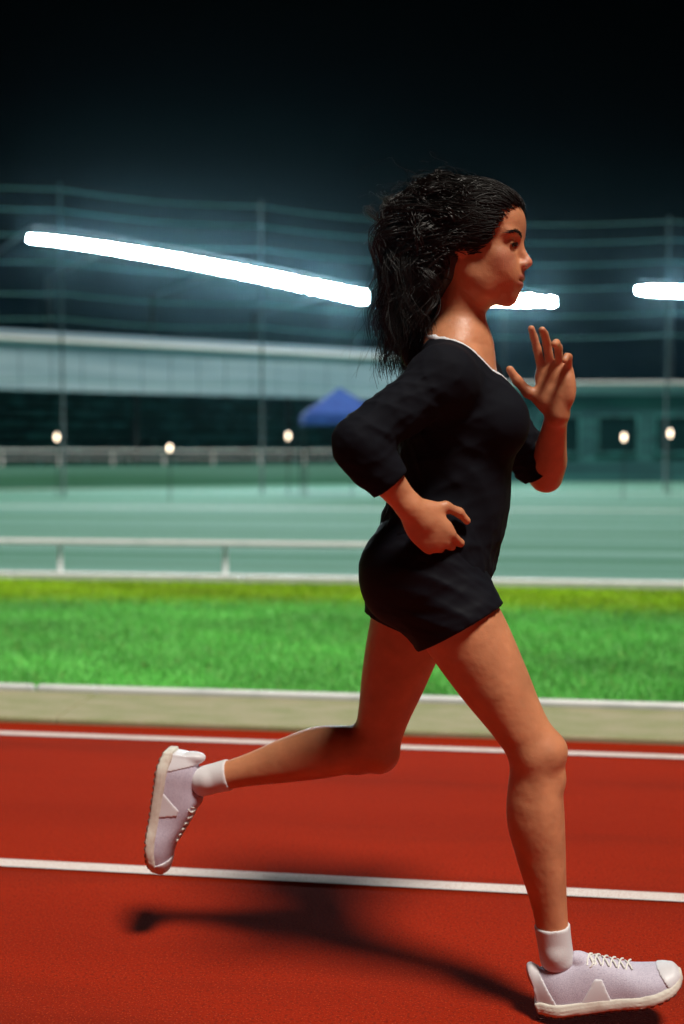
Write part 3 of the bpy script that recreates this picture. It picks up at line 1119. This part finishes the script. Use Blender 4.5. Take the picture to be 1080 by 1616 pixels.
cl = np.minimum(J['kneeF'], J['pel']) - [.12, .12, .0]; cl[2] = J['kneeN'][2] + .02; cl[1] = YR - .24
chh = np.array([J['kneeN'][0] + .03, YR + .24, J['pel'][2] + .32])
sh = Field(*[np.arange(cl[i], chh[i], .0035) for i in range(3)])
fd2 = folds(.0036, 21)
put(sh, loft(J['pel'], J['nb'], FWD, torso, (.05, .03), .006, (None, .40), fd2), .02)
for sy in (-1, 1):
    put(sh, ell(W(632, 905) + [0, sy * .072, 0], (.074, .078, .088)), .05)
th2 = [(t_, a_ + .006, b2 + .010, c_ + .010) for t_, a_, b2, c_ in thigh]
for h_, k_, kf, cp in (('hipN', 'kneeN', kfN, .27), ('hipF', 'kneeF', kfF, .26)):
    put(sh, loft(J[h_], J[k_], kf, th2, (.05, .03), .006, (None, cp), fd2), .03)
P1_, Q1_ = sh.mesh()
so = mesh_obj('shorts', smooth_mesh(P1_, Q1_, 2) - BASE, Q1_, cloth2, person, True)
del sh

# socks and shoes ---------------------------------------------------
sockm = mat('sock_knit', (.70, .68, .70), .85, bump=(500, .5, .001))
upm = mat('shoe_mesh', (.66, .61, .72), .7, noise=[(900, (.42, .37, .50), (1, 1, 1), .48, .60)], bump=(700, .6, .0012))
overm = mat('shoe_overlay', (.72, .70, .74), .45)
solem = mat('shoe_foam', (.74, .70, .62), .6, noise=[(30, (.55, .45, .38), (1, 1, 1), .5, .75)], bump=(260, .4, .001))
rubm = mat('outsole_rubber', (.20, .10, .08), .8)
lacem = mat('lace_cord', (.80, .78, .74), .7)
liningm = mat('shoe_lining', (.20, .08, .04), .8)

XT = np.array([0, .03, .07, .11, .15, .19, .225, .25, .264, .270])
WT = np.array([.022, .034, .0365, .0365, .039, .046, .045, .036, .022, .008])
HT = np.array([.070, .082, .082, .086, .072, .056, .045, .036, .026, .012])
LT = np.array([.004, 0, 0, 0, 0, .001, .005, .011, .016, .020])


def shoe_fields(h_=.0024):
    f = Field(np.arange(-.02, .29, h_), np.arange(-.062, .062, h_), np.arange(-.012, .125, h_))
    X = f.a[0][:, None, None]; Y = f.a[1][None, :, None]; Z = f.a[2][None, None, :]
    qx = np.linspace(0, .27, 90)
    wx = np.interp(X, qx, pchip(XT, WT, qx)); hx = np.interp(X, qx, pchip(XT, HT, qx)); lx = np.interp(X, qx, pchip(XT, LT, qx))
    ins = -.007 * np.sin(np.clip(X / .27, 0, 1) * math.pi)           # inner side runs straighter
    Yc = Y - ins * .3
    z0 = .020 + lx
    ht = hx - .012
    k0 = np.sqrt((np.abs(Yc) / wx) ** 2.3 + (np.maximum(Z - z0, 0) / ht) ** 2.3)
    up_ = (k0 - 1) * np.minimum(wx, ht) * .8
    up_ = np.maximum(up_, z0 - .004 - Z)
    up_ = np.maximum(up_, np.maximum(-X - .002, X - .271))
    # collar opening
    col = ell((.050, 0, .108), (.037, .0245, .036))[0](X, Y, Z)
    tong = ell((.098, 0, .083), (.03, .019, .020), np.array(Matrix.Rotation(R(40), 3, 'Y')))[0](X, Y, Z)
    tong = np.maximum(tong, -.03 - tong)
    heel = ell((-.001, 0, .078), (.008, .014, .020))[0](X, Y, Z)
    u_ = up_
    kk = .01; hh = np.maximum(kk - np.abs(u_ - heel), 0) / kk; u_ = np.minimum(u_, heel) - hh * hh * kk * .25
    u_ = np.maximum(u_, -col)
    u_ = np.minimum(u_, np.maximum(tong, -(col + .002)))
    # mesh grooves
    f.F = u_.astype(np.float32)
    res = {'upper': f.mesh()}
    # overlays: toe cap, heel counter, side bands
    band = np.abs(X - .115 - (Z - .05) * .35) - .026 + .55 * (Z - .03)
    band = np.maximum(band, Z - z0 - ht * .62)
    band = np.maximum(band, Z - z0 - ht * .82)
    toe = np.maximum(.243 - X - (Z - .03) * .5, -1)
    hc = X - .030 + (Z - .04) * .35
    for nm_, sel in (('overlay', np.minimum(band, hc)), ('toe_cap', toe)):
        f.F = np.maximum(np.maximum(u_ - .0016, sel), -(u_ + .006)).astype(np.float32)
        res[nm_] = f.mesh()
    # sole
    sw = wx * 1.04 + .0045 + .004 * np.clip(1 - X / .05, 0, 1)
    zb = lx * 1.1 + .0035 * np.clip((.02 - X) / .02, 0, 1) * 0
    tz = .030 - .007 * np.clip(X / .27, 0, 1)
    zm = zb + tz / 2; hz_ = tz / 2
    side = np.abs(Yc) - sw + .004 * ((Z - zm) / hz_) ** 2 + .0012 * np.clip(np.sin((Z - zb) * 900), 0, 1)
    vert = np.abs(Z - zm) - hz_
    ends = np.maximum(-X - .008 - .25 * (Z - .01), X - .272)
    gro = np.where((Z - zb) < .006, .0025 * (np.sin(X * 420) > .2), 0)
    m_1 = np.maximum(np.maximum(side, vert), ends) + gro
    # rounding at the ends
    m_1 = m_1 + .004 * np.clip((.012 - X) / .02, 0, 1) ** 2
    f.F = np.maximum(m_1, (.0055 + zb) - Z).astype(np.float32)
    res['sole'] = f.mesh()
    f.F = np.maximum(m_1 + .001, Z - (.0056 + zb)).astype(np.float32)
    res['outsole'] = f.mesh()
    li = np.maximum(col - .0005, -(col + .0035)); li = np.maximum(li, u_ * 0 + (Z - .083 - .0 * X)); li = np.maximum(li, up_ + .002)
    f.F = li.astype(np.float32)
    res['lining'] = f.mesh()
    # laces
    lb = MB()
    for i in range(6):
        x = .112 + .0135 * i
        hh_ = np.interp(x, qx, pchip(XT, HT, qx)); ww = np.interp(x, qx, pchip(XT, WT, qx))
        for sgn in (1, -1):
            pts = []
            for q in np.linspace(-1, 1, 9):
                y = .020 * q
                z = .020 + (hh_ - .012) * (max(1 - (abs(y) / ww) ** 2.3, 0)) ** (1 / 2.3) + .0018 + .0012 * (1 - q * q)
                pts.append((x + sgn * q * .006, y, z))
            lb.tube(pts, .0017, 6)
    for sgn in (-1, 1):
        pts = []
        for a_ in np.linspace(0, 2 * math.pi, 14):
            pts.append((.112 + .010 * math.sin(a_) * .6, sgn * (.004 + .016 * (1 - math.cos(a_)) / 2 * 1.2), .0945 - .010 * (1 - math.cos(a_)) / 2 + .003 * math.sin(a_)))
        lb.tube(pts, .0015, 6)
    lb.tube([(.112, 0, .094), (.125, .012, .090), (.135, .024, .074), (.138, .031, .060)], .0015, 6)
    lb.tube([(.112, 0, .094), (.122, -.014, .090), (.128, -.027, .072), (.131, -.033, .058)], .0015, 6)
    res['lace'] = (np.array(lb.v), lb.f)
    return res


SF = shoe_fields()


def place_shoe(ankle, toe_dir, sole_dir, label=None):
    """ankle point sits at local (.050,0,.100)"""
    x_ = nrm(toe_dir); z_ = -np.asarray(sole_dir, float); z_ = nrm(z_ - x_ * np.dot(z_, x_)); y_ = np.cross(z_, x_)
    Rm = np.stack([x_, y_, z_], 1)
    org = ankle - Rm @ np.array([.050, 0, .098])
    tr_ = lambda V_: (np.asarray(V_) @ Rm.T) + org - BASE
    u_ = mesh_obj('shoe', tr_(smooth_mesh(*SF['upper'], 1)), SF['upper'][1], upm, person, True)
    if label: u_['label'] = label
    mesh_obj('overlay', tr_(smooth_mesh(*SF['overlay'], 1)), SF['overlay'][1], overm, u_, True)
    mesh_obj('toe_cap', tr_(smooth_mesh(*SF['toe_cap'], 1)), SF['toe_cap'][1], overm, u_, True)
    mesh_obj('sole', tr_(smooth_mesh(*SF['sole'], 1)), SF['sole'][1], solem, u_, True)
    mesh_obj('outsole', tr_(SF['outsole'][0]), SF['outsole'][1], rubm, u_, True)
    mesh_obj('lining', tr_(smooth_mesh(*SF['lining'], 1)), SF['lining'][1], liningm, u_, True)
    mesh_obj('lace', tr_(SF['lace'][0]), SF['lace'][1], lacem, u_, True)
    return org, Rm


# near shoe lands on its heel, toes up
org, Rm = place_shoe(J['ankN'], np.array([math.cos(R(14)), -.05, math.sin(R(14))]), np.array([math.sin(R(14)), 0, -math.cos(R(14))]), 'pale lilac running shoe landing on its heel, toes up')
print('near shoe lowest z', min((org + Rm @ np.array(p))[2] for p in ((-.008, 0, 0), (.02, 0, 0))))
place_shoe(J['ankF'], nrm(W(232, 1405, .13) - W(262, 1190, .13)), np.array([-1., 0, .22]), 'pale lilac running shoe kicked up behind, toes down')
for k_, a_, nm in (('kneeN', 'ankN', 0), ('kneeF', 'ankF', 1)):
    f = Field(*[np.arange(J[a_][i] - .14, J[a_][i] + .14, .003) for i in range(3)])
    sk = [(t_, a2 + .0035, b2 + .0035, c_ + .0035) for t_, a2, b2, c_ in shank]
    put(f, loft(J[k_], J[a_], (kfN, kfF)[nm], sk, (.03, .025), 0, (.83, None)), .02)
    for sy in (-1, 1):
        put(f, ell(J[a_] + SIDE * sy * .018 - nrm(J[a_] - J[k_]) * .016, (.015, .013, .017)), .012)
    P1_, Q1_ = f.mesh()
    mesh_obj('sock', smooth_mesh(P1_, Q1_, 1) - BASE, Q1_, sockm, person, True)

# hair --------------------------------------------------------------
hairm = bpy.data.materials.new('dark_hair')
hairm.use_nodes = True
b = hairm.node_tree.nodes['Principled BSDF']
b.inputs['Base Color'].default_value = (.006, .0042, .0035, 1)
b.inputs['Roughness'].default_value = .42
b.inputs['Specular IOR Level'].default_value = .45
r_ = np.random.default_rng(5)
HV, HF = [], []
nv = 0
TT = np.linspace(0, 1, 40)
SC, SR = np.array([-.010, 0, .034]), np.array([.097, .074, .082])


def is_scalp(x, y, z):
    return x < .032 + .42 * (z + .02) + 3 * max(z - .03, 0) ** 2 and z > -.062 + .25 * max(x + .01, 0)


def strand(p0, p1, p2, p3, am, fr, ph, hand_, rad, jit):
    global nv
    T = TT[:, None]
    C = (1 - T) ** 3 * p0 + 3 * (1 - T) ** 2 * T * p1 + 3 * (1 - T) * T ** 2 * p2 + T ** 3 * p3
    g_ = np.clip(TT * 2.6, 0, 1)
    C[:, 1] += am * g_ * np.sin(fr * TT ** .9 + ph)
    C[:, 0] += am * g_ * np.cos(fr * TT ** .9 + ph) * hand_
    C[:, 2] += am * .5 * g_ * np.sin(fr * .7 * TT + ph * 2)
    C += np.cumsum(r_.normal(0, jit, C.shape), 0)
    lay = r_.uniform(0, 1) ** 1.5 * .012
    L_ = (C - SC) / (SR + .003 + lay)
    q = np.linalg.norm(L_, axis=1)
    f_ = np.where(q < 1.02, 1.02 / np.maximum(q, .2), 1)
    C = SC + (C - SC) * f_[:, None]
    c2, r2 = np.array([.028, 0, .047]), np.array([.0620, .0650, .0625]) + lay
    q = np.linalg.norm((C - c2) / r2, axis=1)
    C = c2 + (C - c2) * np.where(q < 1.0, 1.0 / np.maximum(q, .2), 1)[:, None]
    Wd = (C @ Rh.T) * hs + HC
    rr2 = rad * (1 - .7 * TT ** 2)
    t_ = np.gradient(Wd, axis=0); t_ /= np.linalg.norm(t_, axis=1)[:, None] + 1e-9
    a_ = np.cross(t_, [0.3, .9, .2]); a_ /= np.linalg.norm(a_, axis=1)[:, None] + 1e-9
    b2 = np.cross(t_, a_)
    ringv = []
    for k in range(3):
        q_ = 2 * math.pi * k / 3
        ringv.append(Wd + rr2[:, None] * (a_ * math.cos(q_) + b2 * math.sin(q_)))
    RV = np.stack(ringv, 1).reshape(-1, 3)
    n = len(TT)
    base = nv + 3 * np.arange(n - 1)[:, None] + np.arange(3)[None, :]
    nx_ = nv + 3 * np.arange(n - 1)[:, None] + (np.arange(3)[None, :] + 1) % 3
    HF.append(np.stack([base, nx_, nx_ + 3, base + 3], -1).reshape(-1, 4))
    HV.append(RV); nv += len(RV)


made = 0
while made < 560:
    d = nrm(r_.normal(0, 1, 3))
    c0 = SC + d * SR
    if not is_scalp(*c0): continue
    if made < 190 and not (c0[0] > .002 + .42 * (c0[2] + .02) and c0[2] > .0): continue      # a full front hairline
    if 190 <= made < 300 and not (abs(c0[1]) > .045 and c0[2] < .07 and c0[0] > -.045): continue      # locks over the ears
    made += 1
    top_ = np.clip((c0[2] + .03) / .14, 0, 1)
    length = r_.beta(1.5, 1.15)
    wild = r_.uniform() < .16
    ex = -.085 - .095 * r_.uniform() ** 1.3 * (1 - .5 * length) + (.05 * r_.uniform() if length > .3 else 0)
    ex -= .012
    if wild: ex -= .03
    ez = .06 - .345 * length
    ey = np.clip(c0[1] * 1.35 + r_.normal(0, .025), -.12, .12)
    rise = r_.uniform(.012, .040)
    if made <= 190: rise *= .45
    side_ = 190 < made <= 300
    if side_:
        length = r_.uniform(.35, .8)
        ex = r_.uniform(-.085, -.035) - .03 * length; ez = .04 - .32 * length
        ey = math.copysign(r_.uniform(.070, .105), c0[1]); rise = r_.uniform(.008, .022); wild = False
    p3c = np.array([ex, ey, ez])
    am = r_.uniform(.008, .019); fr = r_.uniform(2.0, 4.2) * 2 * math.pi * (.45 + length); ph = r_.uniform(0, 6.28); hd = r_.choice([-1, 1])
    for j in range(11):
        p0 = SC + nrm(d + r_.normal(0, .09, 3)) * SR
        if not is_scalp(*p0): continue
        n_ = nrm((p0 - SC) / SR ** 2)
        p3 = p3c + r_.normal(0, .007, 3) * (1.6 if wild else 1)
        p1 = p0 + n_ * (rise + .006 * r_.uniform()) + np.array([-.055 * top_ - .018, 0, .012 - .036 * (1 - top_)])
        p2 = np.array([min(p0[0], ex) * .3 + ex * .8 - .018, p0[1] * 1.3 + ey * .25, max(p0[2] * .85 + .015, ez + .05)])
        if side_:
            p1 = p0 + n_ * rise + np.array([-.030, 0, -.004]); p2 = np.array([ex - .012, ey * 1.05, max(p0[2] - .05, ez + .05)])
        strand(p0, p1, p2, p3, am * r_.uniform(.85, 1.15), fr, ph + r_.normal(0, .22), hd, r_.uniform(.0008, .0014), .0005)
# loose flyaway hairs
for _ in range(170):
    d = nrm(r_.normal(0, 1, 3)); p0 = SC + d * SR
    if not is_scalp(*p0): continue
    n_ = nrm((p0 - SC) / SR ** 2); L0 = r_.uniform(0, 1)
    p3 = np.array([-.10 - .13 * r_.uniform(), p0[1] * 1.5 + r_.normal(0, .03), .12 - .40 * L0])
    strand(p0, p0 + n_ * .05 + [-.03, 0, .01], np.array([-.13, p0[1] * 1.5, max(p3[2] + .08, .0)]), p3, r_.uniform(.006, .014), r_.uniform(14, 30), r_.uniform(0, 6), 1, .0005, .0011)
# dark undermass close to the scalp
hf = Field(*[np.arange(HC[i] - (.30, .13, .28)[i], HC[i] + (.12, .13, .15)[i], .004) for i in range(3)])
put(hf, hell((-.010, 0, .034), (.0985, .0755, .0835)), .004)
put(hf, hell((.028, 0, .047), (.0600, .0630, .0605)), .004)
put(hf, hell((-.070, 0, -.02), (.070, .084, .080)), .04)
put(hf, hell((-.035, 0, -.035), (.042, .080, .060)), .03)
put(hf, hell((-.095, 0, -.10), (.052, .070, .085)), .05)
put(hf, hell((-.100, 0, -.19), (.028, .058, .060)), .04)
X = hf.a[0][:, None, None]; Y = hf.a[1][None, :, None]; Z = hf.a[2][None, None, :]
lx_ = ((X - HC[0]) * Rh[0, 0] + (Y - HC[1]) * Rh[1, 0] + (Z - HC[2]) * Rh[2, 0]) / hs
lz_ = ((X - HC[0]) * Rh[0, 2] + (Y - HC[1]) * Rh[1, 2] + (Z - HC[2]) * Rh[2, 2]) / hs
hf.F = np.maximum(hf.F, lx_ - (.027 + .42 * (lz_ + .02) + 3 * np.maximum(lz_ - .03, 0) ** 2) + .003 * np.sin(Y * 300)).astype(np.float32)
PU, QU = hf.mesh()
HV.append(PU); HF.append(QU + nv)
mesh_obj('hair', np.concatenate(HV) - BASE, np.concatenate(HF), hairm, person, True)

# eyebrows and lashes, laid on the skin surface
front = Lp[(Lp[:, 0] > .03) & (np.abs(Lp[:, 1]) < .07)]


def surf_x(y, z):
    d = (front[:, 1] - y) ** 2 + (front[:, 2] - z) ** 2
    near = front[d < .0028 ** 2]
    return near[:, 0].max() if len(near) else .08


for sy in (-1, 1):
    eb = MB()
    for i in range(95):
        s_ = r_.uniform(0, 1)
        y = .012 + .040 * s_; z = .0195 + .009 * math.sin(s_ * 2.2) - .007 * s_ * s_ + r_.normal(0, .0014)
        x = surf_x(sy * y, z)
        eb.tube([H(x - .001, sy * y, z), H(surf_x(sy * (y + .004), z + .001) + .0008, sy * (y + .004), z + .001), H(surf_x(sy * (y + .008), z) - .0004, sy * (y + .008), z)], [.0006, .0006, .0002], 4, False)
    eb.build('eyebrow', hairm, person, True, BASE)
    el = MB()
    for i in range(34):
        s_ = -1 + 2 * i / 33
        y = sy * (.0315 + .0125 * s_); z = .0035 - .0028 * s_ * s_
        x = surf_x(y, z + .001)
        el.tube([H(x - .001, y, z), H(x + .003, y + sy * .001 * s_, z + .0002), H(x + .0062, y + sy * .003 * s_, z + .0028)], [.0005, .0004, .00015], 4, False)
    el.build('eyelashes', hairm, person, True, BASE)

# ------------------------------------------------------------------ night mist
hz = MB().box((0, 38, 3.9), (150, 96, 9.8))
hzm = bpy.data.materials.new('mist')
hzm.use_nodes = True
t = hzm.node_tree
t.nodes.remove(t.nodes['Principled BSDF'])
pv = t.nodes.new('ShaderNodeVolumePrincipled')
pv.inputs['Color'].default_value = (0.45, 0.85, 1.0, 1)
pv.inputs['Density'].default_value = 0.00040
pv.inputs['Anisotropy'].default_value = 0.955
t.links.new(pv.outputs[0], t.nodes['Material Output'].inputs['Volume'])
h = hz.build('haze', hzm)
tag(h, 'thin night mist glowing around the floodlights', 'mist', kind='stuff')
